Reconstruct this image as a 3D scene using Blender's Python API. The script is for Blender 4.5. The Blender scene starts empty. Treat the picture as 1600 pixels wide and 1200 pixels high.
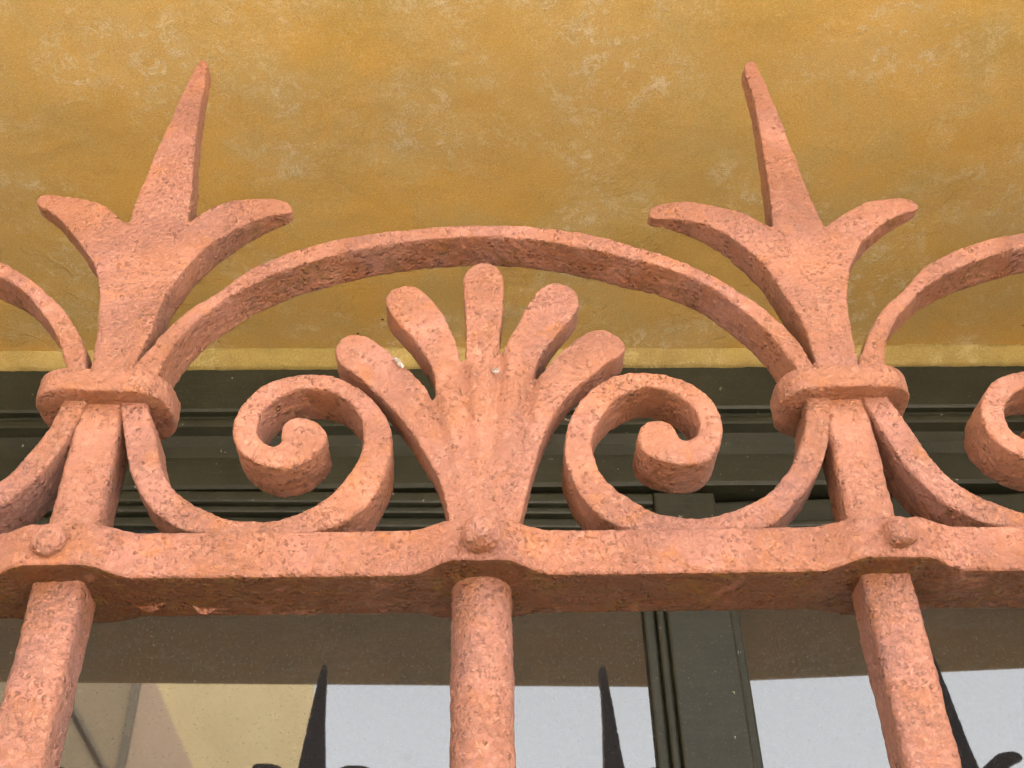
import bpy, bmesh, math, random
from mathutils import Vector, Matrix, noise

random.seed(7)
sc = bpy.context.scene
COL = sc.collection
rad = math.radians

# ------------------------------------------------------------------ camera
EYE = 1.5                                   # the camera is held 1.5 m above the pavement, close under the window head
yaw, pitch, roll = rad(1.980), rad(38.1156), rad(-1.5229)
fwd = Vector((math.sin(yaw) * math.cos(pitch), math.cos(yaw) * math.cos(pitch), math.sin(pitch)))
rgt = Vector((math.cos(yaw), -math.sin(yaw), 0))
upv = rgt.cross(fwd)
r2 = rgt * math.cos(roll) + upv * math.sin(roll)
u2 = -rgt * math.sin(roll) + upv * math.cos(roll)
cam_data = bpy.data.cameras.new("camera")
cam_data.sensor_width = 36
cam_data.lens = 40.5
cam_data.clip_start = 0.01
cam_data.clip_end = 2000
cam = bpy.data.objects.new("camera", cam_data)
COL.objects.link(cam)
cam.matrix_world = Matrix(((r2.x, u2.x, -fwd.x, 0.00064), (r2.y, u2.y, -fwd.y, 0.0),
                           (r2.z, u2.z, -fwd.z, EYE), (0, 0, 0, 1)))
sc.camera = cam

# ------------------------------------------------------------------ sky, sun, exposure
SUN_EL, SUN_AZ = rad(52), rad(160)          # azimuth from straight in front of the wall: the sun stands behind the house, the grille in its shade
world = bpy.data.worlds.new("World")
sc.world = world
world.use_nodes = True
wn, wl = world.node_tree.nodes, world.node_tree.links
wn.clear()
sky = wn.new("ShaderNodeTexSky")
sky.sky_type = 'NISHITA'
sky.sun_disc = False
sky.sun_elevation = SUN_EL
sky.sun_rotation = math.pi - SUN_AZ
sky.dust_density = 8.0
sky.air_density = 1.0
hs = wn.new("ShaderNodeHueSaturation")
hs.inputs["Saturation"].default_value = 0.08
bg = wn.new("ShaderNodeBackground")
bg.inputs["Strength"].default_value = 0.15
wo = wn.new("ShaderNodeOutputWorld")
wl.new(sky.outputs[0], hs.inputs["Color"])
wl.new(hs.outputs[0], bg.inputs["Color"])
wl.new(bg.outputs[0], wo.inputs["Surface"])

sun_data = bpy.data.lights.new("sun", 'SUN')
sun_data.energy = 2.0
sun_data.angle = rad(0.5)
sun_data.color = (1.0, 0.95, 0.87)
sun = bpy.data.objects.new("sun", sun_data)
COL.objects.link(sun)
to_sun = Vector((math.sin(SUN_AZ) * math.cos(SUN_EL), -math.cos(SUN_AZ) * math.cos(SUN_EL), math.sin(SUN_EL)))
sun.rotation_euler = to_sun.to_track_quat('Z', 'Y').to_euler()
sun.location = to_sun * 20

sc.view_settings.view_transform = 'Standard'
sc.view_settings.look = 'None'
sc.view_settings.gamma = 1.0
sc.view_settings.exposure = 4.1
sc.render.engine = 'CYCLES'
sc.cycles.use_denoising = True
sc.cycles.max_bounces = 8
sc.cycles.diffuse_bounces = 5

# ------------------------------------------------------------------ helpers
def tag(o, label=None, cat=None, group=None, kind=None):
    for k, v in (("label", label), ("category", cat), ("group", group), ("kind", kind)):
        if v:
            o[k] = v
    return o

def empty(name, loc):
    o = bpy.data.objects.new(name, None)
    o.empty_display_size = 0.05
    o.location = loc
    COL.objects.link(o)
    return o

def link(name, me, mat=None, parent=None, loc=(0, 0, 0)):
    o = bpy.data.objects.new(name, me)
    COL.objects.link(o)
    o.location = loc
    if mat and not me.materials:
        me.materials.append(mat)
    if parent:
        o.parent = parent
    return o

def bm_mesh(bm, name, smooth=False):
    me = bpy.data.meshes.new(name)
    bmesh.ops.recalc_face_normals(bm, faces=bm.faces)
    bm.to_mesh(me)
    bm.free()
    if smooth:
        me.shade_smooth()
    return me

def add_box(bm, lo, hi, bevel=0.0):
    vs = [bm.verts.new((x, y, z)) for x in (lo[0], hi[0]) for y in (lo[1], hi[1]) for z in (lo[2], hi[2])]
    fs = [(0, 1, 3, 2), (4, 6, 7, 5), (0, 4, 5, 1), (2, 3, 7, 6), (0, 2, 6, 4), (1, 5, 7, 3)]
    faces = [bm.faces.new([vs[i] for i in f]) for f in fs]
    if bevel:
        es = list({e for f in faces for e in f.edges})
        bmesh.ops.bevel(bm, geom=es, offset=bevel, segments=2, affect='EDGES', profile=0.6)

def box_mesh(name, lo, hi, bevel=0.0):
    bm = bmesh.new()
    add_box(bm, lo, hi, bevel)
    return bm_mesh(bm, name)

def smooth_outline(pts, sub=4):
    """Catmull-Rom through a closed outline; points with a third value are kept as corners."""
    n = len(pts)
    P = [Vector((p[0] / 1000, p[1] / 1000)) for p in pts]
    corner = [len(p) > 2 for p in pts]
    out = []
    for i in range(n):
        p1, p2 = P[i], P[(i + 1) % n]
        p0 = P[i - 1] if not corner[i] else p1 * 2 - p2
        p3 = P[(i + 2) % n] if not corner[(i + 1) % n] else p2 * 2 - p1
        for k in range(sub):
            t = k / sub
            out.append(0.5 * ((2 * p1) + (p2 - p0) * t + (2 * p0 - 5 * p1 + 4 * p2 - p3) * t * t
                              + (3 * p1 - p0 - 3 * p2 + p3) * t ** 3))
    return out

def tex(name, kind, size, depth=2, hard=False):
    t = bpy.data.textures.new(name, kind)
    t.noise_scale = size
    if hasattr(t, "noise_depth"):
        t.noise_depth = depth
    if hasattr(t, "noise_type") and hard:
        t.noise_type = 'HARD_NOISE'
    return t

LUMPS = tex("lumps", 'CLOUDS', 0.011, 2)
GRIT = tex("grit", 'CLOUDS', 0.0026, 3)
PIMPLES = tex("pimples", 'STUCCI', 0.0042)
PIMPLES.turbulence = 6

def bake(o, mods):
    """Run modifiers on a mesh object and keep the result as its mesh."""
    for kind, kw in mods:
        m = o.modifiers.new(kind, kind)
        for k, v in kw.items():
            setattr(m, k, v)
    dg = bpy.context.evaluated_depsgraph_get()
    me = bpy.data.meshes.new_from_object(o.evaluated_get(dg))
    me.name = o.data.name
    o.modifiers.clear()
    old = o.data
    o.data = me
    bpy.data.meshes.remove(old)
    me.shade_smooth()
    return me

def brushed(strength=1.0):
    return [('DISPLACE', dict(texture=LUMPS, texture_coords='LOCAL', strength=0.0008 * strength, mid_level=0.5)),
            ('DISPLACE', dict(texture=GRIT, texture_coords='LOCAL', strength=0.0008 * strength, mid_level=0.5))]

def cast(name, outline, y0, depth, voxel, shape=None, bev=0.0010):
    """A cast or forged piece: its outline given thickness, edges eased, skin made uneven with many coats of paint."""
    cu = bpy.data.curves.new(name, 'CURVE')
    cu.dimensions = '2D'
    cu.fill_mode = 'BOTH'
    sp = cu.splines.new('POLY')
    pts = smooth_outline(outline)
    sp.points.add(len(pts) - 1)
    for p, q in zip(sp.points, pts):
        p.co = (q.x, q.y, 0, 1)
    sp.use_cyclic_u = True
    cu.offset = -bev * 0.5
    cu.extrude = depth / 2 - bev * 0.5
    cu.bevel_depth = bev * 0.5
    cu.bevel_resolution = 1
    tmp = bpy.data.objects.new(name, cu)
    COL.objects.link(tmp)
    dg = bpy.context.evaluated_depsgraph_get()
    me = bpy.data.meshes.new_from_object(tmp.evaluated_get(dg))
    bpy.data.objects.remove(tmp)
    bpy.data.curves.remove(cu)
    me.name = name
    # curve plane XY -> wall plane XZ, front face at y0
    for v in me.vertices:
        x, z, h = v.co
        v.co = (x, y0 + depth / 2 - h, z)
    o = bpy.data.objects.new(name, me)
    COL.objects.link(o)
    bake(o, [('REMESH', dict(mode='VOXEL', voxel_size=voxel)), ('SMOOTH', dict(factor=0.5, iterations=2))])
    if shape:
        for v in o.data.vertices:
            v.co = shape(v.co)
    bake(o, brushed())
    me = o.data
    bpy.data.objects.remove(o)
    return me

def sweep(name, rings, closed_ring=True, loop=False, caps=True):
    """Skin a list of rings (each a list of points) into one mesh."""
    bm = bmesh.new()
    R = [[bm.verts.new(p) for p in r] for r in rings]
    n = len(R[0])
    m = len(R)
    for i in range(m if loop else m - 1):
        a, b = R[i], R[(i + 1) % m]
        for j in range(n):
            bm.faces.new((a[j], a[(j + 1) % n], b[(j + 1) % n], b[j]))
    if caps and not loop:
        bm.faces.new(R[0][::-1])
        bm.faces.new(R[-1])
    return bm_mesh(bm, name, True)

def round_rect(w, h, r, step):
    """Points round a rectangle with rounded corners, centred on 0."""
    pts = []
    a, b = w / 2 - r, h / 2 - r
    def seg(p, q):
        L = (Vector(q) - Vector(p)).length
        k = max(1, int(L / step))
        for i in range(k):
            pts.append(Vector(p).lerp(Vector(q), i / k))
    def arc(cx, cy, a0):
        k = max(3, int(r * 1.57 / step))
        for i in range(k):
            t = a0 + math.pi / 2 * i / k
            pts.append(Vector((cx + r * math.cos(t), cy + r * math.sin(t))))
    seg((-a, -h / 2), (a, -h / 2)); arc(a, -b, -math.pi / 2)
    seg((w / 2, -b), (w / 2, b)); arc(a, b, 0)
    seg((a, h / 2), (-a, h / 2)); arc(-a, b, math.pi / 2)
    seg((-w / 2, b), (-w / 2, -b)); arc(-a, -b, math.pi)
    return pts

def coat(me, strength=1.0):
    o = bpy.data.objects.new("tmp", me)
    COL.objects.link(o)
    n = me.name
    bake(o, brushed(strength))
    me = o.data
    me.name = n
    bpy.data.objects.remove(o)
    return me
# ------------------------------------------------------------------ materials
def new_mat(name):
    m = bpy.data.materials.new(name)
    m.use_nodes = True
    nt = m.node_tree
    nt.nodes.clear()
    out = nt.nodes.new("ShaderNodeOutputMaterial")
    b = nt.nodes.new("ShaderNodeBsdfPrincipled")
    nt.links.new(b.outputs[0], out.inputs[0])
    tc = nt.nodes.new("ShaderNodeTexCoord")
    return m, nt, b, tc.outputs["Object"]

def n_noise(nt, vec, scale, detail=4, rough=0.6, dist=0.0):
    n = nt.nodes.new("ShaderNodeTexNoise")
    n.inputs["Scale"].default_value = scale
    n.inputs["Detail"].default_value = detail
    n.inputs["Roughness"].default_value = rough
    n.inputs["Distortion"].default_value = dist
    nt.links.new(vec, n.inputs["Vector"])
    return n.outputs["Fac"]

def n_ramp(nt, fac, stops):
    r = nt.nodes.new("ShaderNodeValToRGB")
    el = r.color_ramp.elements
    while len(el) < len(stops):
        el.new(0.5)
    for e, (p, c) in zip(el, stops):
        e.position = p
        e.color = (c, c, c, 1) if not isinstance(c, tuple) else (*c, 1)
    nt.links.new(fac, r.inputs[0])
    return r.outputs[0]

def n_mix(nt, fac, a, b, mode='MIX'):
    m = nt.nodes.new("ShaderNodeMix")
    m.data_type = 'RGBA'
    m.blend_type = mode
    for sock, v in ((m.inputs[0], fac), (m.inputs[6], a), (m.inputs[7], b)):
        if isinstance(v, (int, float)):
            sock.default_value = v
        elif isinstance(v, tuple):
            sock.default_value = (*v, 1)
        else:
            nt.links.new(v, sock)
    return m.outputs[2]

def n_math(nt, op, a, b=0.0):
    m = nt.nodes.new("ShaderNodeMath")
    m.operation = op
    for s, v in zip(m.inputs, (a, b)):
        if isinstance(v, (int, float)):
            s.default_value = v
        else:
            nt.links.new(v, s)
    return m.outputs[0]

def n_bump(nt, h, strength, dist, prev=None):
    b = nt.nodes.new("ShaderNodeBump")
    b.inputs["Strength"].default_value = strength
    b.inputs["Distance"].default_value = dist
    nt.links.new(h, b.inputs["Height"])
    if prev is not None:
        nt.links.new(prev, b.inputs["Normal"])
    return b.outputs[0]

def n_vor(nt, vec, scale, feature='F1', rand=1.0):
    v = nt.nodes.new("ShaderNodeTexVoronoi")
    v.feature = feature
    v.inputs["Scale"].default_value = scale
    v.inputs["Randomness"].default_value = rand
    nt.links.new(vec, v.inputs["Vector"])
    return v.outputs["Distance"]

def paint_mat(name="salmon_iron_paint", rust_bounce=0.0, bumpy=1.0):
    """Many brushed coats of salmon paint: wrinkles, grains and small craters with dirt and painted shade in them; rust and painted bounce light below."""
    m, nt, b, v = new_mat(name)
    big = n_noise(nt, v, 24, 3, 0.5)
    mid = n_noise(nt, v, 95, 4, 0.6, 0.4)
    c = n_mix(nt, n_ramp(nt, big, [(0.38, 0.0), (0.62, 1.0)]), (0.326, 0.135, 0.078), (0.308, 0.137, 0.101))
    c = n_mix(nt, n_ramp(nt, mid, [(0.52, 0.0), (0.72, 0.75)]), c, (0.345, 0.132, 0.052))
    c = n_mix(nt, n_ramp(nt, n_noise(nt, v, 210, 6, 0.75), [(0.52, 0.0), (0.70, 0.55)]), c, (0.415, 0.222, 0.148))
    # crumbs and wrinkles in the paint
    wrinkle = n_noise(nt, v, 430, 6, 0.70, 0.9)
    rough = n_ramp(nt, n_noise(nt, v, 32, 4, 0.6, 0.4), [(0.36, 0.42 * bumpy), (0.64, bumpy)])
    crater = n_noise(nt, v, 760, 4, 0.6, 0.5)
    worn = n_ramp(nt, n_noise(nt, v, 40, 4, 0.65), [(0.44, 0.05), (0.68, 1.0)])
    dip = n_math(nt, 'MULTIPLY', n_ramp(nt, crater, [(0.33, 1.0), (0.42, 0.0)]), worn)
    c = n_mix(nt, n_math(nt, 'MULTIPLY', dip, 0.30), c, (0.112, 0.04, 0.0192))  # craters tinted dark: their small shadows painted in with the dirt
    grime = n_math(nt, 'MULTIPLY', n_ramp(nt, n_noise(nt, v, 30, 5, 0.7), [(0.52, 0.0), (0.68, 1.0)]),
                   n_ramp(nt, n_noise(nt, v, 800, 5, 0.8), [(0.50, 0.0), (0.57, 0.55)]))
    c = n_mix(nt, grime, c, (0.088, 0.048, 0.04))
    bloom = n_ramp(nt, n_noise(nt, v, 17, 5, 0.7, 0.5), [(0.54, 0.0), (0.70, 0.5)])
    c = n_mix(nt, n_math(nt, 'MULTIPLY', bloom, n_ramp(nt, n_noise(nt, v, 520, 5, 0.8), [(0.44, 0.0), (0.60, 1.0)])), c, (0.17, 0.085, 0.082))
    # rust on faces turned to the ground; warm ground bounce is painted in too
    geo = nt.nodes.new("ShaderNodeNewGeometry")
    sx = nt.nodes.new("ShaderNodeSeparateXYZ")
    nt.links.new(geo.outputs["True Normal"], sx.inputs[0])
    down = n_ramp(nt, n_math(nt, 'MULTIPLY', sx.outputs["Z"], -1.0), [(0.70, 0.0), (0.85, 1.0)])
    r1 = n_ramp(nt, n_noise(nt, v, 60, 6, 0.72, 0.8), [(0.58 - 0.28 * rust_bounce, 0.0), (0.66 - 0.22 * rust_bounce, 0.35 + 0.6 * rust_bounce)])
    c = n_mix(nt, n_math(nt, 'MULTIPLY', r1, down), c, (0.100, 0.031, 0.005) if rust_bounce > 0.6 else (0.25, 0.085, 0.028))  # rail: dark rust; other pieces: orange tint painting in the ground bounce
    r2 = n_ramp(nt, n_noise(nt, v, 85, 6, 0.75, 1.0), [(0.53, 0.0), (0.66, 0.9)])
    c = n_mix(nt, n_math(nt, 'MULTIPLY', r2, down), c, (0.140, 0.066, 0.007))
    nt.links.new(c, b.inputs["Base Color"])
    b.inputs["Roughness"].default_value = 0.36
    b.inputs["Specular IOR Level"].default_value = 0.32 if rust_bounce > 0.6 else 0.45
    n1 = n_bump(nt, n_math(nt, 'MULTIPLY', wrinkle, rough), 1.0, 0.0026)
    n2 = n_bump(nt, n_math(nt, "MULTIPLY", dip, -1.0), 1.0, 0.0009, n1)
    blob = n_ramp(nt, n_vor(nt, v, 480), [(0.0, 1.0), (0.42, 0.0)])
    sel = n_ramp(nt, n_noise(nt, v, 110, 3, 0.6), [(0.44, 0.0), (0.58, 1.0)])
    n3 = n_bump(nt, n_math(nt, 'MULTIPLY', blob, sel), bumpy, 0.0011, n2)
    nt.links.new(n3, b.inputs["Normal"])
    return m

def chip_mat():
    m, nt, b, v = new_mat("bare_grey_undercoat")
    c = n_ramp(nt, n_noise(nt, v, 900, 3), [(0.40, (0.18, 0.14, 0.12)), (0.66, (0.42, 0.40, 0.39))])
    nt.links.new(c, b.inputs["Base Color"])
    b.inputs["Roughness"].default_value = 0.45
    return m

def plaster_mat(name, c1, c2, c3, pale, scratch=0.9):
    m, nt, b, v = new_mat(name)
    c = n_mix(nt, n_ramp(nt, n_noise(nt, v, 6, 5, 0.6, 0.4), [(0.38, 0.0), (0.60, 1.0)]), c1, c2)
    c = n_mix(nt, n_ramp(nt, n_noise(nt, v, 13, 6, 0.68, 0.7), [(0.45, 0.0), (0.66, 0.8)]), c, c3)
    # damp, slightly greenish clouds
    c = n_mix(nt, n_ramp(nt, n_noise(nt, v, 9, 5, 0.62, 0.2), [(0.52, 0.0), (0.72, 0.45)]), c, (c1[0] * 0.74, c1[1] * 0.84, c1[2] * 0.8))
    # pale abraded flecks gathered into loose patches
    zone = n_ramp(nt, n_noise(nt, v, 11, 4, 0.6, 0.3), [(0.47, 0.0), (0.60, 1.0)])
    fil = n_noise(nt, v, 85, 8, 0.78, 1.6)
    thin = n_ramp(nt, n_math(nt, 'ABSOLUTE', n_math(nt, 'SUBTRACT', fil, 0.5)), [(0.0, 1.0), (0.055, 0.0)])
    part_ = n_ramp(nt, n_noise(nt, v, 60, 5, 0.7), [(0.52, 0.0), (0.57, 1.0)])
    blot = n_ramp(nt, n_noise(nt, v, 70, 8, 0.80, 0.8), [(0.555, 0.0), (0.60, 1.0)])
    scr = n_math(nt, 'MULTIPLY', zone, n_math(nt, 'MAXIMUM', n_math(nt, 'MULTIPLY', thin, part_), n_math(nt, 'MULTIPLY', blot, 0.75)))
    c = n_mix(nt, n_math(nt, 'MULTIPLY', scr, scratch), c, pale)
    c = n_mix(nt, n_math(nt, 'MULTIPLY', zone, 0.10), c, pale)
    # the grain of the sand in the plaster
    c = n_mix(nt, n_ramp(nt, n_noise(nt, v, 1300, 3, 0.8), [(0.36, 0.55), (0.50, 0.0)]), c, (c1[0] * 0.45, c1[1] * 0.42, c1[2] * 0.4))
    c = n_mix(nt, n_ramp(nt, n_noise(nt, v, 1000, 3, 0.8), [(0.54, 0.0), (0.70, 0.45)]), c, pale)
    # a few dark pits
    d = n_vor(nt, v, 24)
    dots = n_ramp(nt, d, [(0.020, 1.0), (0.030, 0.0)])
    c = n_mix(nt, dots, c, (0.04, 0.025, 0.010))
    nt.links.new(c, b.inputs["Base Color"])
    b.inputs["Roughness"].default_value = 0.85
    b.inputs["Specular IOR Level"].default_value = 0.25
    n1 = n_bump(nt, n_noise(nt, v, 800, 4, 0.75), 0.5, 0.0010)
    n2 = n_bump(nt, scr, 0.5, 0.0006, n1)
    n3 = n_bump(nt, n_noise(nt, v, 18, 6, 0.6), 0.5, 0.006, n2)
    # curling edges where a thin coat has lifted, nearer the window where it stays damp
    sp = nt.nodes.new("ShaderNodeSeparateXYZ")
    nt.links.new(v, sp.inputs[0])
    cell = n_noise(nt, v, 16, 6, 0.66, 0.6)
    damp = n_ramp(nt, sp.outputs["Y"], [(0.36, 0.0), (0.44, 1.0)])
    lift = n_math(nt, 'MULTIPLY', n_ramp(nt, cell, [(0.545, 0.0), (0.552, 1.0)]), damp)
    n4 = n_bump(nt, lift, 0.6, 0.0010, n3)
    nt.links.new(n4, b.inputs["Normal"])
    return m

def wood_mat():
    m, nt, b, v = new_mat("dark_olive_window_paint")
    c = n_ramp(nt, n_noise(nt, v, 30, 5, 0.65), [(0.35, (0.0140, 0.0155, 0.0090)), (0.65, (0.0225, 0.0245, 0.0140))])
    mp = nt.nodes.new("ShaderNodeMapping")
    mp.inputs["Scale"].default_value = (20, 300, 300)
    nt.links.new(v, mp.inputs[0])
    streak = n_noise(nt, mp.outputs[0], 1.0, 4, 0.6)
    c = n_mix(nt, n_ramp(nt, streak, [(0.5, 0.0), (0.75, 0.5)]), c, (0.028, 0.029, 0.019))
    dust = n_ramp(nt, n_noise(nt, v, 900, 3, 0.7), [(0.60, 0.0), (0.75, 0.6)])
    c = n_mix(nt, dust, c, (0.12, 0.115, 0.09))
    chip = n_math(nt, 'MULTIPLY', n_ramp(nt, n_noise(nt, v, 160, 4, 0.7), [(0.68, 0.0), (0.70, 1.0)]), 0.7)
    c = n_mix(nt, chip, c, (0.30, 0.29, 0.22))
    nt.links.new(c, b.inputs["Base Color"])
    b.inputs["Roughness"].default_value = 0.5
    b.inputs["Specular IOR Level"].default_value = 0.35
    n1 = n_bump(nt, streak, 0.15, 0.001)
    n2 = n_bump(nt, n_noise(nt, v, 260, 4, 0.6), 0.2, 0.0006, n1)
    nt.links.new(n2, b.inputs["Normal"])
    return m

def glass_mat():
    m, nt, b, v = new_mat("dusty_window_glass")
    c = n_ramp(nt, n_noise(nt, v, 700, 3, 0.7), [(0.45, (0.017, 0.020, 0.024)), (0.75, (0.032, 0.034, 0.038))])
    spot = n_ramp(nt, n_vor(nt, v, 55), [(0.04, 1.0), (0.08, 0.0)])
    c = n_mix(nt, n_math(nt, 'MULTIPLY', spot, 0.25), c, (0.02, 0.02, 0.016))
    nt.links.new(c, b.inputs["Base Color"])
    b.inputs["Roughness"].default_value = 0.020
    film = n_ramp(nt, n_noise(nt, v, 800, 3, 0.75), [(0.35, 0.5), (0.70, 0.43)])
    film = n_math(nt, 'SUBTRACT', film, n_math(nt, 'MULTIPLY', spot, 0.07))
    film = n_math(nt, 'SUBTRACT', film, n_ramp(nt, n_noise(nt, v, 60, 6, 0.7), [(0.60, 0.0), (0.75, 0.06)]))
    nt.links.new(film, b.inputs["Specular IOR Level"])
    b.inputs["IOR"].default_value = 1.83
    return m

def flat_mat(name, c1, c2, scale, rough=0.8, bump=0.3, dist=0.004):
    m, nt, b, v = new_mat(name)
    c = n_ramp(nt, n_noise(nt, v, scale, 6, 0.65, 0.3), [(0.35, c1), (0.65, c2)])
    nt.links.new(c, b.inputs["Base Color"])
    b.inputs["Roughness"].default_value = rough
    nt.links.new(n_bump(nt, n_noise(nt, v, scale * 6, 5, 0.65), bump, dist), b.inputs["Normal"])
    return m

PAINT = paint_mat(rust_bounce=0.5)
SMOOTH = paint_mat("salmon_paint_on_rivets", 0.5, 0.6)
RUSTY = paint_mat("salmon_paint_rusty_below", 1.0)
CHIP = chip_mat()
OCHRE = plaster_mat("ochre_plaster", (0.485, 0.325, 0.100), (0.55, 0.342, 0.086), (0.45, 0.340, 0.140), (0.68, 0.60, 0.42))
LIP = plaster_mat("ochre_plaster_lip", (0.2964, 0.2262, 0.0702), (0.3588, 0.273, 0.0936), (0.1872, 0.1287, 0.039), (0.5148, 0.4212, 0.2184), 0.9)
WOOD = wood_mat()
GLASS = glass_mat()
PAVING = flat_mat("pale_paving_stone", (0.50, 0.435, 0.35), (0.58, 0.51, 0.42), 3)
ASPHALT = flat_mat("street_stone_slabs", (0.47, 0.41, 0.335), (0.56, 0.49, 0.41), 8)
STONE = flat_mat("sill_stone", (0.40, 0.37, 0.32), (0.50, 0.47, 0.41), 14)
YELLOW = flat_mat("yellow_render", (0.391, 0.306, 0.1573), (0.442, 0.357, 0.1913), 1.5)
BROWN = flat_mat("pinkish_shadow", (0.289, 0.2082, 0.1403), (0.323, 0.2338, 0.1573), 1.2)  # shaded colour of the yellow facade, pinkish part of its shadow
UMBER = flat_mat("umber_shadow", (0.187, 0.1403, 0.0808), (0.221, 0.1658, 0.0978), 1.2)  # shaded colour of the yellow facade, darker part of its shadow
TILE = flat_mat("roof_clay", (0.30, 0.12, 0.07), (0.42, 0.18, 0.10), 3)
LEAD = flat_mat("brown_metal", (0.10, 0.082, 0.055), (0.13, 0.105, 0.07), 10, 0.5)
DARK = flat_mat("dim_room", (0.03, 0.03, 0.028), (0.045, 0.043, 0.04), 2)
# ------------------------------------------------------------------ outlines of the forged pieces, mm from the rail's middle (x, height); 1 marks a corner
SPEAR_A = [(-122.8, 259.6), (-125.0, 257.2), (-128.1, 238.6), (-131.7, 209.9), (-134.6, 184.7), (-136.4, 170.7), (-136.6, 156.4, 1), (-139.2, 156.8), 
(-143.8, 161.5), (-149.8, 166.6), (-157.2, 169.6), (-165.1, 171.1), (-171.1, 171.8), (-174.8, 170.4), (-175.1, 167.4), (-173.0, 164.8), (-169.0, 
162.3), (-162.6, 156.1), (-155.7, 147.5), (-149.8, 138.9), (-144.6, 130.6), (-140.4, 120.0), (-137.4, 108.7), (-134.6, 94.8), (-133.6, 85.4), 
(-133.0, 75.6, 1), (-132.9, 72.3, 1), (-118.0, 72.2, 1), (-117.9, 75.5), (-117.2, 82.4), (-115.5, 90.2), (-114.8, 98.0), (-114.0, 111.5), (-112.2, 
119.9), (-109.8, 128.5), (-106.5, 136.8), (-102.2, 144.3), (-94.9, 151.9), (-89.0, 156.3), (-81.9, 159.9), (-76.0, 161.0), (-73.8, 162.1), (-74.3, 
165.0), (-76.3, 167.3), (-81.1, 169.1), (-88.8, 169.5), (-98.0, 168.4), (-105.1, 164.7), (-110.9, 159.3), (-114.0, 155.3, 1), (-115.7, 179.7), 
(-117.4, 197.7), (-118.8, 220.0), (-119.7, 245.3), (-119.9, 254.9), (-120.9, 258.2)]
SPEAR_B = [(123.8, 260.1), (121.1, 257.7), (120.1, 253.0), (120.6, 240.6), (121.0, 228.2), (120.4, 213.1), (119.9, 197.8), (118.9, 180.0), (116.9, 
152.9, 1), (114.7, 153.7), (111.9, 156.7), (106.9, 160.7), (100.5, 163.3), (92.1, 166.3), (84.5, 167.4), (74.6, 166.3), (70.0, 164.1), (68.1, 161.1), 
(68.9, 158.2), (73.7, 157.5), (78.5, 157.5), (87.0, 156.0), (95.0, 151.1), (100.6, 144.8), (105.7, 136.5), (109.6, 126.8), (111.9, 116.5), (114.8, 
103.7), (116.6, 94.4), (117.2, 85.5), (117.4, 78.1), (117.3, 73.8, 1), (117.2, 70.6, 1), (132.4, 71.1, 1), (132.3, 74.5, 1), (132.8, 82.4), (133.4, 
91.6), (134.6, 101.8), (137.5, 114.8), (142.2, 128.7), (148.1, 139.9), (153.1, 147.1), (160.7, 154.3), (167.5, 159.1), (174.0, 161.7), (177.0, 
163.2), (177.6, 165.8), (176.1, 168.0), (173.2, 169.2), (168.0, 169.6), (157.7, 167.7), (149.9, 162.8), (142.9, 157.7), (137.3, 152.9, 1), (134.5, 
175.3), (132.9, 193.0), (131.1, 213.1), (128.7, 237.5), (126.8, 253.0), (125.7, 259.1)]
ARCH = [(-118.7, 65.9, 1), (-118.3, 73.0), (-116.5, 78.4), (-114.0, 83.0), (-110.1, 91.4), (-104.1, 100.1), (-95.5, 108.4), (-88.1, 116.6), (-81.8, 
122.7), (-70.8, 129.5), (-59.3, 134.5), (-45.2, 138.6), (-30.9, 141.3), (-16.3, 143.0), (0.7, 144.0), (17.8, 143.6), (32.4, 141.2), (46.8, 137.3), 
(60.9, 131.8), (78.0, 123.4), (90.2, 114.0), (100.3, 104.4), (107.2, 95.4), (112.7, 85.8), (115.4, 76.7), (116.4, 71.5), (116.9, 64.3, 1), (108.9, 
64.3, 1), (109.9, 72.2), (108.1, 77.3), (104.4, 86.4), (99.5, 94.5), (94.5, 101.0), (85.4, 111.4), (70.6, 120.8), (60.2, 124.8), (43.9, 130.5), 
(23.9, 135.7), (3.6, 137.8), (-16.2, 136.8), (-35.3, 133.5), (-49.4, 129.8), (-58.6, 126.2), (-67.7, 122.6), (-76.6, 117.8), (-85.2, 111.8), (-91.2, 
105.6), (-99.1, 97.0), (-103.1, 90.5), (-106.9, 82.3), (-108.8, 74.4), (-109.5, 65.8, 1)]
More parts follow.
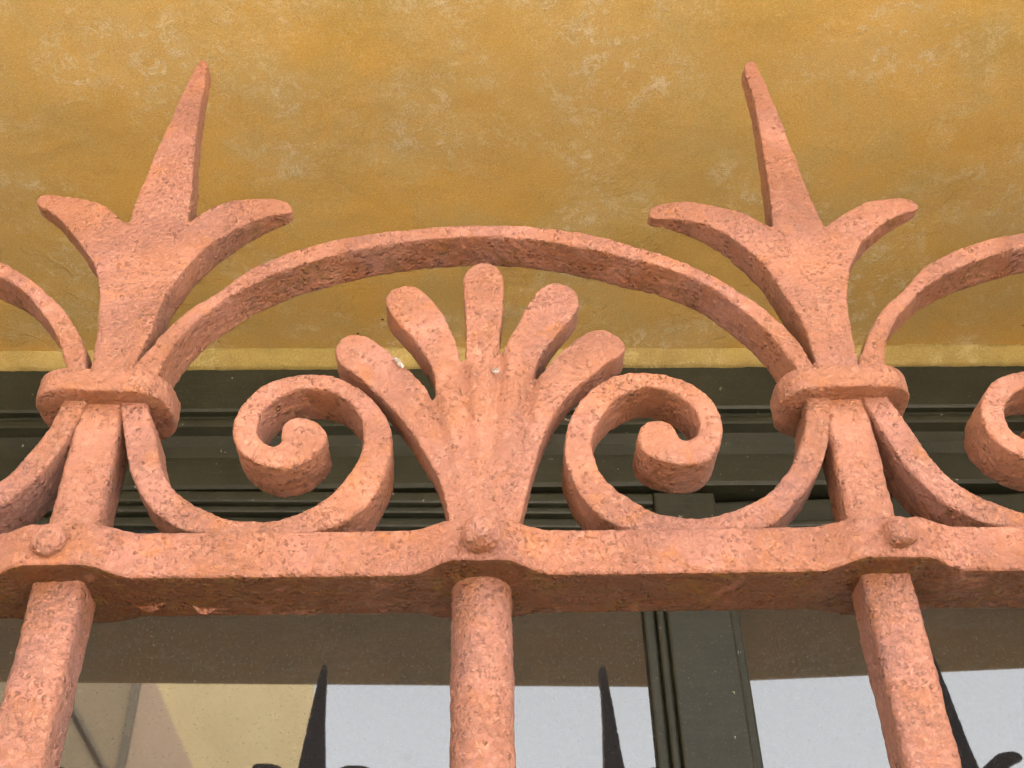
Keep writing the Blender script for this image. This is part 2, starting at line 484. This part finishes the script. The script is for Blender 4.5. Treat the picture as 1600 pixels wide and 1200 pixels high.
SCROLL_A = [(-112.2, 66.4, 1), (-110.1, 57.7), (-107.7, 51.3), (-104.8, 42.8), (-101.0, 32.3), (-96.0, 24.7), (-89.8, 19.7), (-83.4, 16.4), (-77.2, 
14.2), (-69.2, 13.2), (-61.4, 14.3), (-53.7, 17.3), (-46.2, 23.6), (-41.1, 31.5), (-38.3, 39.0), (-37.9, 46.6), (-39.3, 52.9), (-42.9, 58.8), (-48.3, 
63.2), (-53.6, 64.9), (-59.7, 65.2), (-65.5, 63.0), (-70.2, 58.7), (-72.7, 53.2), (-73.2, 48.0), (-71.1, 44.1), (-67.5, 41.8), (-64.9, 43.0), (-65.3, 
46.9), (-64.8, 50.2), (-62.4, 52.8), (-58.6, 53.3), (-55.3, 52.3), (-52.2, 49.9), (-50.0, 46.5), (-50.4, 42.6), (-52.0, 39.9), (-55.0, 36.6), (-58.5, 
34.4), (-64.1, 33.0), (-70.0, 34.5), (-75.3, 37.8), (-78.9, 42.1), (-81.0, 47.5), (-80.7, 54.3), (-77.4, 62.0), (-71.2, 68.0), (-62.8, 71.3), (-54.2, 
71.5), (-48.0, 70.1), (-41.7, 66.4), (-36.2, 61.5), (-31.6, 54.7), (-29.1, 47.6), (-28.6, 40.4), (-29.7, 31.9), (-32.5, 23.7), (-37.0, 16.9), (-43.4, 
12.0), (-50.1, 9.4), (-60.7, 7.7), (-68.5, 7.3), (-80.2, 7.9), (-90.3, 10.0), (-96.7, 13.5), (-103.0, 19.1), (-108.3, 26.3), (-112.4, 34.9), (-115.3, 
43.7), (-117.8, 52.7), (-119.2, 57.8), (-120.3, 66.4, 1)]
SCROLL_B = [(111.6, 65.4, 1), (110.5, 57.2), (108.7, 48.4), (105.3, 40.1), (102.1, 33.8), (97.5, 27.6), (91.9, 22.1), (84.4, 17.3), (77.1, 14.6), 
(70.3, 13.5), (64.3, 13.5), (58.4, 14.5), (51.8, 17.7), (44.4, 23.2), (39.5, 29.8), (37.3, 36.8), (37.2, 42.4), (38.9, 48.7), (41.9, 54.7), (46.6, 
60.3), (51.9, 63.6), (57.7, 65.2), (63.5, 63.8), (68.2, 61.0), (71.6, 56.6), (73.2, 51.8), (73.3, 47.3), (71.4, 44.2), (68.7, 43.0), (66.5, 43.5), 
(65.3, 46.4), (63.7, 49.5), (60.7, 51.4), (56.6, 50.9), (53.6, 48.3), (52.3, 43.9), (53.2, 39.5), (56.1, 36.4), (60.4, 34.4), (65.1, 33.3), (71.7, 
34.0), (75.7, 36.3), (78.8, 40.6), (80.5, 45.7), (80.9, 51.8), (79.6, 57.9), (76.1, 63.4), (70.7, 67.9), (65.1, 70.5), (58.3, 71.6), (51.7, 71.4), 
(45.6, 69.7), (39.4, 65.6), (34.0, 59.3), (30.2, 52.1), (28.3, 44.1), (27.9, 35.9), (29.6, 28.5), (32.6, 21.4), (36.9, 15.4), (42.8, 10.7), (49.7, 
7.9), (59.5, 6.4), (69.5, 6.6), (79.6, 7.4), (89.3, 9.6), (94.5, 13.0), (100.1, 18.6), (105.4, 24.4), (110.2, 31.0), (114.1, 39.2), (116.8, 47.8), 
(118.6, 57.1), (119.7, 65.3, 1)]
PALMETTE = [(-9.1, 11.4, 1), (-9.8, 14.6), (-11.5, 23.7), (-14.6, 32.5), (-18.5, 40.0), (-22.9, 48.0), (-29.2, 57.3), (-36.5, 66.3), (-43.9, 73.4), 
(-48.2, 77.9), (-50.1, 82.3), (-49.2, 85.7), (-46.8, 89.3), (-43.2, 90.4), (-38.6, 88.6), (-34.0, 84.8), (-28.4, 79.0), (-22.8, 72.4), (-19.2, 67.3), 
(-15.6, 61.5, 1), (-14.6, 64.3), (-15.6, 72.6), (-19.1, 80.9), (-23.4, 88.5), (-28.6, 95.4), (-32.3, 101.6), (-33.7, 107.1), (-31.8, 111.2), (-27.9, 
113.1), (-23.7, 113.4), (-20.4, 111.2), (-16.6, 106.1), (-12.7, 99.3), (-9.9, 91.7), (-7.6, 84.6), (-6.4, 78.8), (-5.3, 74.8, 1), (-4.4, 80.8), 
(-4.7, 97.8), (-5.5, 113.3), (-5.1, 119.1), (-2.5, 123.4), (2.3, 125.0), (6.6, 123.3), (8.9, 118.8), (9.2, 112.0), (8.3, 97.7), (7.2, 87.5), (7.4, 
80.5, 1), (10.6, 86.6), (14.4, 95.8), (18.9, 106.0), (22.8, 112.0), (27.8, 114.8), (32.7, 113.5), (35.8, 109.7), (36.4, 104.0), (34.1, 99.4), (29.9, 
93.0), (25.2, 85.9), (20.9, 78.1), (18.3, 67.9, 1), (21.6, 72.1), (26.7, 79.5), (33.1, 86.2), (38.6, 90.6), (43.2, 92.1), (48.1, 90.2), (51.0, 86.4), 
(51.3, 82.3), (48.9, 79.7), (44.4, 76.5), (39.0, 71.4), (32.7, 65.1), (27.5, 58.3), (24.3, 52.4), (21.4, 44.8), (19.3, 38.7), (17.2, 31.2), (15.1, 
22.7), (13.2, 14.9), (12.7, 11.2, 1)]# ------------------------------------------------------------------ ground
WALL_Y, GLASS_Y = 0.084, 0.644              # street face of the wall, plane of the glass (the eye is at y = 0)
SOFFIT_Z = EYE + 0.5172
JAMB = 0.66
tag(link("street", box_mesh("street", (-300, -300, -0.3), (300, -4.2, -0.12)), ASPHALT),
    "pale stone paved street in front of the house", "street", kind="structure")
tag(link("pavement", box_mesh("pavement", (-300, -4.2, -0.3), (300, WALL_Y + 0.3, 0.0), 0.01), PAVING),
    "pale stone pavement below the window", "pavement", kind="structure")

# ------------------------------------------------------------------ house wall with the window recess
wall = tag(empty("house_wall", (0, WALL_Y, 0)), "ochre plastered house wall whose recess shelters the window behind the grille", "wall")
def wall_part(name, lo, hi, mat, bevel=0.0):
    y = WALL_Y
    return link(name, box_mesh(name, (lo[0], lo[1] - y, lo[2]), (hi[0], hi[1] - y, hi[2]), bevel), mat, wall)

def soffit_mesh():
    """Slab over the recess; the underside is a slightly uneven grid, the street edge is eased."""
    bm = bmesh.new()
    nx, ny = 150, 64
    x0, x1, y0, y1 = -JAMB, JAMB, 0.0, 0.550
    def z(x, y):
        n = noise.noise(Vector((x * 5, y * 7, 1.3))) * 0.0022 + noise.noise(Vector((x * 16, y * 18, 4.1))) * 0.0008
        e = max(0.0, 1 - y / 0.010)
        return SOFFIT_Z + n * min(1, y / 0.05) + 0.008 * e * e
    g = [[bm.verts.new((x0 + (x1 - x0) * i / nx, y0 + (y1 - y0) * (j / ny), z(x0 + (x1 - x0) * i / nx, y0 + (y1 - y0) * j / ny)))
          for j in range(ny + 1)] for i in range(nx + 1)]
    for i in range(nx):
        for j in range(ny):
            bm.faces.new((g[i][j], g[i][j + 1], g[i + 1][j + 1], g[i + 1][j]))
    return bm_mesh(bm, "soffit", True)

so = link("soffit", soffit_mesh(), OCHRE, wall)
so["label"] = "ochre plaster underside of the window recess with pale scuffs"
wall_part("lintel", (-JAMB, WALL_Y, SOFFIT_Z + 0.0095), (JAMB, 8.0, 12.0), OCHRE)
wall_part("wall_face", (-9.0, WALL_Y, 0.0), (-JAMB, 8.0, 12.0), OCHRE)
wall_part("wall_face", (JAMB, WALL_Y, 0.0), (9.0, 8.0, 12.0), OCHRE)
wall_part("wall_face", (-JAMB, WALL_Y, 0.0), (JAMB, 1.1, 0.90), OCHRE)
wall_part("sill", (-JAMB, WALL_Y - 0.04, 0.902), (JAMB, 0.60, 0.945), STONE, 0.006)
wall_part("room_wall", (-JAMB, 1.0, 0.902), (JAMB, 1.09, SOFFIT_Z + 0.006), DARK)

def lip_mesh():
    """The ragged plaster fillet between the recess and the window frame."""
    rings = []
    n = 620
    for i in range(n + 1):
        x = -JAMB + 2 * JAMB * i / n
        a = noise.noise(Vector((x * 40, 0, 0))) * 0.0007 + noise.noise(Vector((x * 170, 3, 0))) * 0.0005
        b = noise.noise(Vector((x * 55, 9, 0))) * 0.0008 + noise.noise(Vector((x * 210, 5, 0))) * 0.0004
        zt, zb = SOFFIT_Z + 0.002, EYE + 0.5038 + b
        ring = [(x, 0.5335 + a, zt), (x, 0.5345 + a, zt - 0.004), (x, 0.5355 + a, (zt + zb) / 2), (x, 0.5365 + a, zb + 0.0015),
                (x, 0.5390, zb), (x, 0.5485, zb), (x, 0.5485, zt)]
        rings.append([Vector(p) for p in ring])
    return sweep("plaster_lip", rings)
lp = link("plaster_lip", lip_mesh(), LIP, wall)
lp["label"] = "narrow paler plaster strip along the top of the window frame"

# ------------------------------------------------------------------ window
win = tag(empty("window", (0, GLASS_Y, EYE)), "dark olive wooden window with moulded head and two dusty casements behind the grille", "window")
def extrude_x(name, prof, x0, x1, step=0.01):
    n = max(1, int((x1 - x0) / step))
    rings = [[Vector((x0 + (x1 - x0) * i / n, y, z)) for y, z in prof] for i in range(n + 1)]
    me = sweep(name, rings)
    for p in me.polygons:
        p.use_smooth = False
    return me

Y = 0.0 - GLASS_Y
head_prof = [(.6245, .515), (.6245, .4705), (.6255, .4685), (.6295, .4675), (.6295, .4625), (.6245, .4615), (.6232, .4595), (.6232, .4565),
             (.6235, .4545), (.6300, .4515), (.6345, .4460), (.6355, .4380), (.6355, .4325), (.6300, .4315), (.6300, .4275), (.6270, .4265),
             (.6270, .4110), (.6285, .4085), (.6400, .4075), (.72, .4075), (.72, .515)]
link("head_frame", extrude_x("head_frame", [(y + Y, z) for y, z in head_prof], -JAMB, JAMB), WOOD, win)
for sx in (-1, 1):
    x0, x1 = sorted((sx * JAMB, sx * (JAMB - 0.05)))
    link("jamb_frame", box_mesh("jamb_frame", (x0, .622 + Y, -0.555), (x1, .72 + Y, .4073), 0.002), WOOD, win)

def frame_bars(bm, boxes):
    for lo, hi in boxes:
        add_box(bm, lo, hi, 0.0018)

def bead(bm, x0, x1, z0, z1, w=0.0125):
    """A moulded glazing bead mitred round the pane: three little steps."""
    for k, (o, i, y) in enumerate(((0.0, 0.42, -0.0100), (0.43, 1.0, -0.0050))):
        a, c = w * o, w * i
        add_box(bm, (x0 + a, y, z0 + a), (x0 + c, 0.004, z1 - a), 0.0016)
        add_box(bm, (x1 - c, y, z0 + a), (x1 - a, 0.004, z1 - a), 0.0016)
        add_box(bm, (x0 + c + 1e-5, y + 1e-4, z1 - c), (x1 - c - 1e-5, 0.004, z1 - a), 0.0016)
        add_box(bm, (x0 + c + 1e-5, y + 1e-4, z0 + a), (x1 - c - 1e-5, 0.004, z0 + c), 0.0016)

def casement(x0, x1, wl, wr, pivot, ang, label, front=-0.0145, dy=0.0, top=0.0085):
    """Frame as the part's mesh, bead and pane below it; local origin on the hinge line, y = 0 on the glass."""
    z0, z1 = -0.548, 0.4045
    px = pivot
    bm = bmesh.new()
    gx0, gx1, gz0, gz1 = x0 + wl, x1 - wr, z0 + 0.06, z1 - top
    frame_bars(bm, [((x0 - px, front, z0), (gx0 - px, 0.030, z1)), ((gx1 - px, front, z0), (x1 - px, 0.030, z1)),
                    ((gx0 - px, front + 0.0012, gz1), (gx1 - px, 0.0295, z1 - 0.0002)),
                    ((gx0 - px, front + 0.0012, z0), (gx1 - px, 0.0295, gz0))])
    c = link("casement", bm_mesh(bm, "casement"), WOOD, win, (px, dy, 0))
    c.rotation_euler = (0, 0, ang)
    c["label"] = label
    bm = bmesh.new()
    bead(bm, gx0 - px, gx1 - px, gz0, gz1)
    link("glazing_bead", bm_mesh(bm, "glazing_bead"), WOOD, c)
    bm = bmesh.new()
    add_box(bm, (gx0 - px, 0.0005, gz0), (gx1 - px, 0.0045, gz1))
    link("pane", bm_mesh(bm, "pane"), GLASS, c)
    return c

A_LEFT, A_RIGHT = rad(1.39), rad(-2.3)
casement(-JAMB + 0.052, 0.1517, 0.05, 0.040, 0.1, A_LEFT, "left casement with a wide meeting stile", -0.0150)
casement(0.116, JAMB - 0.052, 0.030, 0.05, JAMB - 0.052, A_RIGHT, "right casement standing slightly ajar behind the meeting stile", -0.004, -0.018, 0.020)

# ------------------------------------------------------------------ the iron grille
D, ZR = 0.3052, EYE + 0.17534               # front plane and height of the rail's middle
PITCH = 0.25
grille = tag(empty("window_grille", (0, D, ZR)),
             "salmon painted wrought iron grille with spear finials, arches and scrolls in front of the window", "grille")

def lean(q):
    """Above the collar the finial leans back towards the window, and its blade thins to the point."""
    s = max(0.0, min(1.0, (q.z - 0.082) / 0.076))
    s = s * s * (3 - 2 * s)
    t = max(0.0, min(1.0, (q.z - 0.158) / 0.108))
    e = max(0.0, min(1.0, (abs(abs(q.x) - 0.1253) - 0.016) / 0.036)) if q.z > 0.10 else 0.0
    yc = 0.004 + 0.0065
    y = 0.004 + (q.y - 0.004) * (1 - 0.62 * e * e)
    y = yc + (y - yc) * (1 - 0.45 * t) - 0.45 * t * 0.0065 + 0.0090 * s
    return Vector((q.x, y, q.z))

GROOVES = [((-0.0156, 0.0625), (-0.0058, 0.012)), ((-0.0053, 0.0755), (-0.0022, 0.016)),
           ((0.0074, 0.0810), (0.0030, 0.016)), ((0.0183, 0.0685), (0.0072, 0.012))]
def dish(q):
    """The palmette swells towards its middle and is hollowed along the lines between the petals."""
    if q.y > 0.009:
        return q
    y = q.y - 0.0016 * max(0, 1 - (q.x / 0.034) ** 2) * max(0, 1 - abs(q.z - 0.05) / 0.06)
    for (ax, az), (bx, bz) in GROOVES:
        t = max(0.0, min(1.0, (az - q.z) / (az - bz)))
        gx = ax + (bx - ax) * t
        d = abs(q.x - gx) if q.z < az else math.hypot(q.x - ax, q.z - az)
        y += 0.0026 * (1 - 0.80 * t) * math.exp(-(d / 0.0022) ** 2)
    return Vector((q.x, y, q.z))

V = 0.00072
spear_a = cast("spear_finial", SPEAR_A, 0.004, 0.0130, V, lean)
spear_b = cast("spear_finial", SPEAR_B, 0.004, 0.0130, V, lean)
arch_m = cast("arch_band", ARCH, 0.003, 0.0168, V)
scroll_a = cast("scroll", SCROLL_A, 0.003, 0.0185, V)
scroll_b = cast("scroll", SCROLL_B, 0.003, 0.0185, V)
palm_m = cast("palmette", PALMETTE, 0.004, 0.0120, V, dish)

def z_steps(z_top, z_fine, z_low, fine=0.0011, coarse=0.012):
    zs, z = [], z_top
    while z > z_low:
        zs.append(z)
        z -= fine if z > z_fine else coarse
    zs.append(z_low)
    return zs

BOT = 0.940 - ZR
ring = round_rect(0.0158, 0.0158, 0.0026, 0.0012)
bar_m = coat(sweep("square_bar", [[Vector((p.x, 0.004 + 0.008 + p.y, z)) for p in ring] for z in z_steps(0.077, -0.13, BOT)]), 1.0)
bar_m.materials.append(PAINT)
ring = [Vector((0.0092 * math.cos(t * math.tau / 52), 0.0092 * math.sin(t * math.tau / 52))) for t in range(52)]
rod_m = coat(sweep("round_bar", [[Vector((p.x, 0.0125 + p.y, z)) for p in ring] for z in z_steps(0.016, -0.13, BOT)]), 1.0)
rod_m.materials.append(PAINT)

# the rail: a flat bar on edge, swelled out round the eye of each upright
EYES = [(k * PITCH / 2, 'round' if k % 2 == 0 else 'square') for k in range(-5, 6)]
def rail_mesh():
    xs, x = [], -JAMB - 0.01
    while x < JAMB + 0.01:
        xs.append(x)
        x += 0.0012 if abs(x) < 0.21 else 0.004
    prof = round_rect(0.0262, 0.0158, 0.0016, 0.0011)
    rings = []
    for x in xs:
        f = b = up = 0.0
        for ex, kind in EYES:
            d = abs(x - ex)
            w = 0.0215 if kind == 'round' else 0.0225
            s = max(0.0, min(1.0, (w - d) / 0.0145))
            s = s * s * (3 - 2 * s)
            amp = 0.0062 if kind == 'round' else 0.0056
            f, b, up = f + amp * s, b + 0.0042 * s, up + 0.0014 * s
        wob = noise.noise(Vector((x * 14, 2, 0))) * 0.0006
        R = []
        for p in prof:
            y = 0.0131 + p.x - (f if p.x < 0 else -b) * min(1, abs(p.x) / 0.010)
            z = p.y * (1 - 0.05 * f / 0.006) + up * (0.9 if p.y < 0 else 0.35) * max(-0.3, min(1.0, 0.35 - p.x / 0.0131 * 0.65)) + wob
            R.append(Vector((x, y, z)))
        rings.append(R)
    return coat(sweep("rail", rings), 0.9)
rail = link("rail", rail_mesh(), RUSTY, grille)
rail["label"] = "flat horizontal rail swelling round each upright"

def rivet_mesh(r, h, seed, square=False):
    bm = bmesh.new()
    bmesh.ops.create_icosphere(bm, subdivisions=5, radius=1.0)
    for v in bm.verts:
        d = v.co.copy()
        k = 1 + 0.10 * noise.noise(d * 1.6 + Vector((seed, 0, 0))) + 0.05 * noise.noise(d * 5 + Vector((0, seed, 0)))
        v.co = Vector((d.x * r * k, d.y * h * k, d.z * r * k))
    return coat(bm_mesh(bm, "rivet", True), 0.35)
riv_round, riv_left, riv_right = rivet_mesh(0.0059, 0.0060, 3.0), rivet_mesh(0.0052, 0.0030, 8.0), rivet_mesh(0.0050, 0.0046, 15.0)
for i, (ex, kind) in enumerate(EYES):
    me = riv_round if kind == 'round' else (riv_left if ex < 0 else riv_right)
    dx = -0.0022 if kind == 'square' and ex < 0 else (0.0018 if kind == 'square' else 0.0004)
    link("rivet", me, SMOOTH if kind == 'round' else PAINT, rail, (ex + dx, -0.0080 if kind == 'round' else -0.0066, 0.0014))

# collars: a stadium-shaped strap round the upright and the feet beside it
def collar_mesh(tilt, seed):
    path = round_rect(0.0455, 0.0300, 0.0115, 0.0010)
    prof = round_rect(0.0090, 0.0094, 0.0011, 0.0009)
    n = len(path)
    rings = []
    for i, p in enumerate(path):
        q0, q1 = path[i - 1], path[(i + 1) % n]
        t = (q1 - q0).normalized()
        nrm = Vector((t.y, -t.x))
        wob = noise.noise(Vector((p.x * 90, p.y * 90, seed))) * 0.0006
        rings.append([Vector((p.x + nrm.x * (c.x - 0.0045), 0.0115 + p.y + nrm.y * (c.x - 0.0045),
                              0.0646 + c.y + wob + tilt * p.x)) for c in prof])
    return coat(sweep("collar", rings, loop=True), 1.0)
collar_a, collar_b = collar_mesh(-0.03, 2.0), collar_mesh(0.03, 7.0)

def part(name, me, dx, group=None):
    return link(name, me, PAINT, grille, (dx, 0, 0))

X_A, X_B = -0.1255, 0.1247                  # the two finials in view were forged to slightly different outlines
for k in (-1, 0, 1, -2, 2):
    dx = k * PITCH
    part("arch_band", arch_m, dx)
    part("scroll", scroll_a, dx)
    part("scroll", scroll_b, dx)
    pm = part("palmette", palm_m, dx)
    part("round_bar", rod_m, dx + 0.0006)
    if k == 0:
        palm = pm
for k in range(-3, 3):
    x = (k + 0.5) * PITCH
    if k < 0:
        part("spear_finial", spear_a, x + 0.125)
        part("collar", collar_a, x - 0.0012)
    else:
        part("spear_finial", spear_b, x - 0.125)
        part("collar", collar_b, x)
    part("square_bar", bar_m, x - 0.001 if k < 0 else x - 0.0008)

# two flakes of paint gone from the middle palmette
def flake(cx, cz, w, h, ang, seed):
    bm = bmesh.new()
    c0 = bm.verts.new((cx, 0.0011, cz))
    n, vs = 14, []
    for i in range(n):
        t = math.tau * i / n
        k = 1 + 0.35 * noise.noise(Vector((math.cos(t) * 1.5, math.sin(t) * 1.5, seed)))
        x, z = w * k * math.cos(t), h * k * math.sin(t)
        vs.append(bm.verts.new((cx + x * math.cos(ang) - z * math.sin(ang), 0.0026, cz + x * math.sin(ang) + z * math.cos(ang))))
    for i in range(n):
        bm.faces.new((c0, vs[i], vs[(i + 1) % n]))
    f = link("paint_flake", bm_mesh(bm, "paint_flake"), CHIP, palm)
    f["label"] = "small pale flake where the paint has chipped"
    return f
flake(-0.0275, 0.0760, 0.0009, 0.0028, rad(35), 1.0)
flake(0.0058, 0.0722, 0.0012, 0.0012, 0.3, 6.0)

# old paint curling away below the rail
def curl(cx, cy, w, d, ang, seed):
    bm = bmesh.new()
    n = 9
    rows = []
    for i in range(n):
        t = i / (n - 1) * 2 - 1
        half = d * (1 - t * t) * (1 + 0.5 * noise.noise(Vector((t * 3, seed, 0)))) + 0.00012
        x, y = w * t, 0.0012 * noise.noise(Vector((t * 2, 0, seed)))
        row = []
        for s, drop in ((-1, -0.0002), (0, -0.0005), (1, -0.0018)):
            px, py = x, y + s * half
            row.append(bm.verts.new((cx + px * math.cos(ang) - py * math.sin(ang), cy + px * math.sin(ang) + py * math.cos(ang),
                                     -0.0079 + drop * (1 - t * t))))
        rows.append(row)
    for a, c in zip(rows, rows[1:]):
        for j in range(2):
            bm.faces.new((a[j], a[j + 1], c[j + 1], c[j]))
    o = link("paint_flake", bm_mesh(bm, "paint_flake"), RUSTY, rail)
    o["label"] = "flake of paint curling off below the rail"
    return o
curl(-0.1010, 0.0165, 0.0048, 0.0016, rad(-14), 2.0)
curl(-0.0850, 0.0190, 0.0036, 0.0010, rad(10), 5.0)

# ------------------------------------------------------------------ the house over the street, seen only in the glass
nb = tag(empty("neighbour_house", (-8, -7, 0)), "yellow rendered house across the street mirrored in the left pane", "house")
NBX, NBY = -8, -7
def nb_part(name, lo, hi, mat, parent=None, bevel=0.0):
    return link(name, box_mesh(name, (lo[0] - NBX, lo[1] - NBY, lo[2]), (hi[0] - NBX, hi[1] - NBY, hi[2]), bevel), mat, parent or nb)
def nb_prism(name, outline, y0, y1, mat):
    """A slab given by its outline (x, z) and its depth."""
    bm = bmesh.new()
    f = [bm.verts.new((x - NBX, y1 - NBY, z)) for x, z in outline]
    r = [bm.verts.new((x - NBX, y0 - NBY, z)) for x, z in outline]
    n = len(f)
    bm.faces.new(f)
    bm.faces.new(r[::-1])
    for i in range(n):
        bm.faces.new((f[i], r[i], r[(i + 1) % n], f[(i + 1) % n]))
    return link(name, bm_mesh(bm, name), mat, nb)
bm = bmesh.new()                            # its street corner is an acute one
plan = [(-7.0, -6.0), (-0.785, -6.0), (-2.4, -12.0), (-7.0, -12.0)]
lo, hi = ([bm.verts.new((x - NBX, y - NBY, z)) for x, y in plan] for z in (-0.12, 9.0))
bm.faces.new(lo[::-1])
bm.faces.new(hi)
for i in range(4):
    bm.faces.new((lo[i], lo[(i + 1) % 4], hi[(i + 1) % 4], hi[i]))
link("front_wall", bm_mesh(bm, "front_wall"), YELLOW, nb)
nb_prism("facade_shadow", [(-1.90, -0.12), (-0.80, -0.12), (-0.80, 2.88), (-1.80, 4.64), (-1.90, 4.82)], -5.999, -5.95, BROWN)  # slanted cast shadow on the yellow facade, built as a thin brown slab
nb_prism("facade_shadow", [(-7.0, -0.12), (-1.902, -0.12), (-1.902, 4.82), (-4.0, 8.5), (-7.0, 8.5)], -5.999, -5.95, UMBER)  # rest of that cast shadow, as a darker slab
nb_part("downpipe", (-1.935, -5.949, -0.12), (-1.895, -5.90, 4.9), LEAD)
nb_prism("shadow_line", [(-2.30, 4.469), (-2.04, 4.105), (-1.70, 3.62), (-1.67, 3.62), (-2.01, 4.105), (-2.27, 4.469), (-2.95, 5.45), (-2.98, 5.45)], -5.949, -5.92, LEAD)  # narrow slanted shadow on the facade, built as a thin dark strip
nb_part("roof", (-7.3, -12.3, 9.01), (-2.2, -5.4, 9.3), TILE)
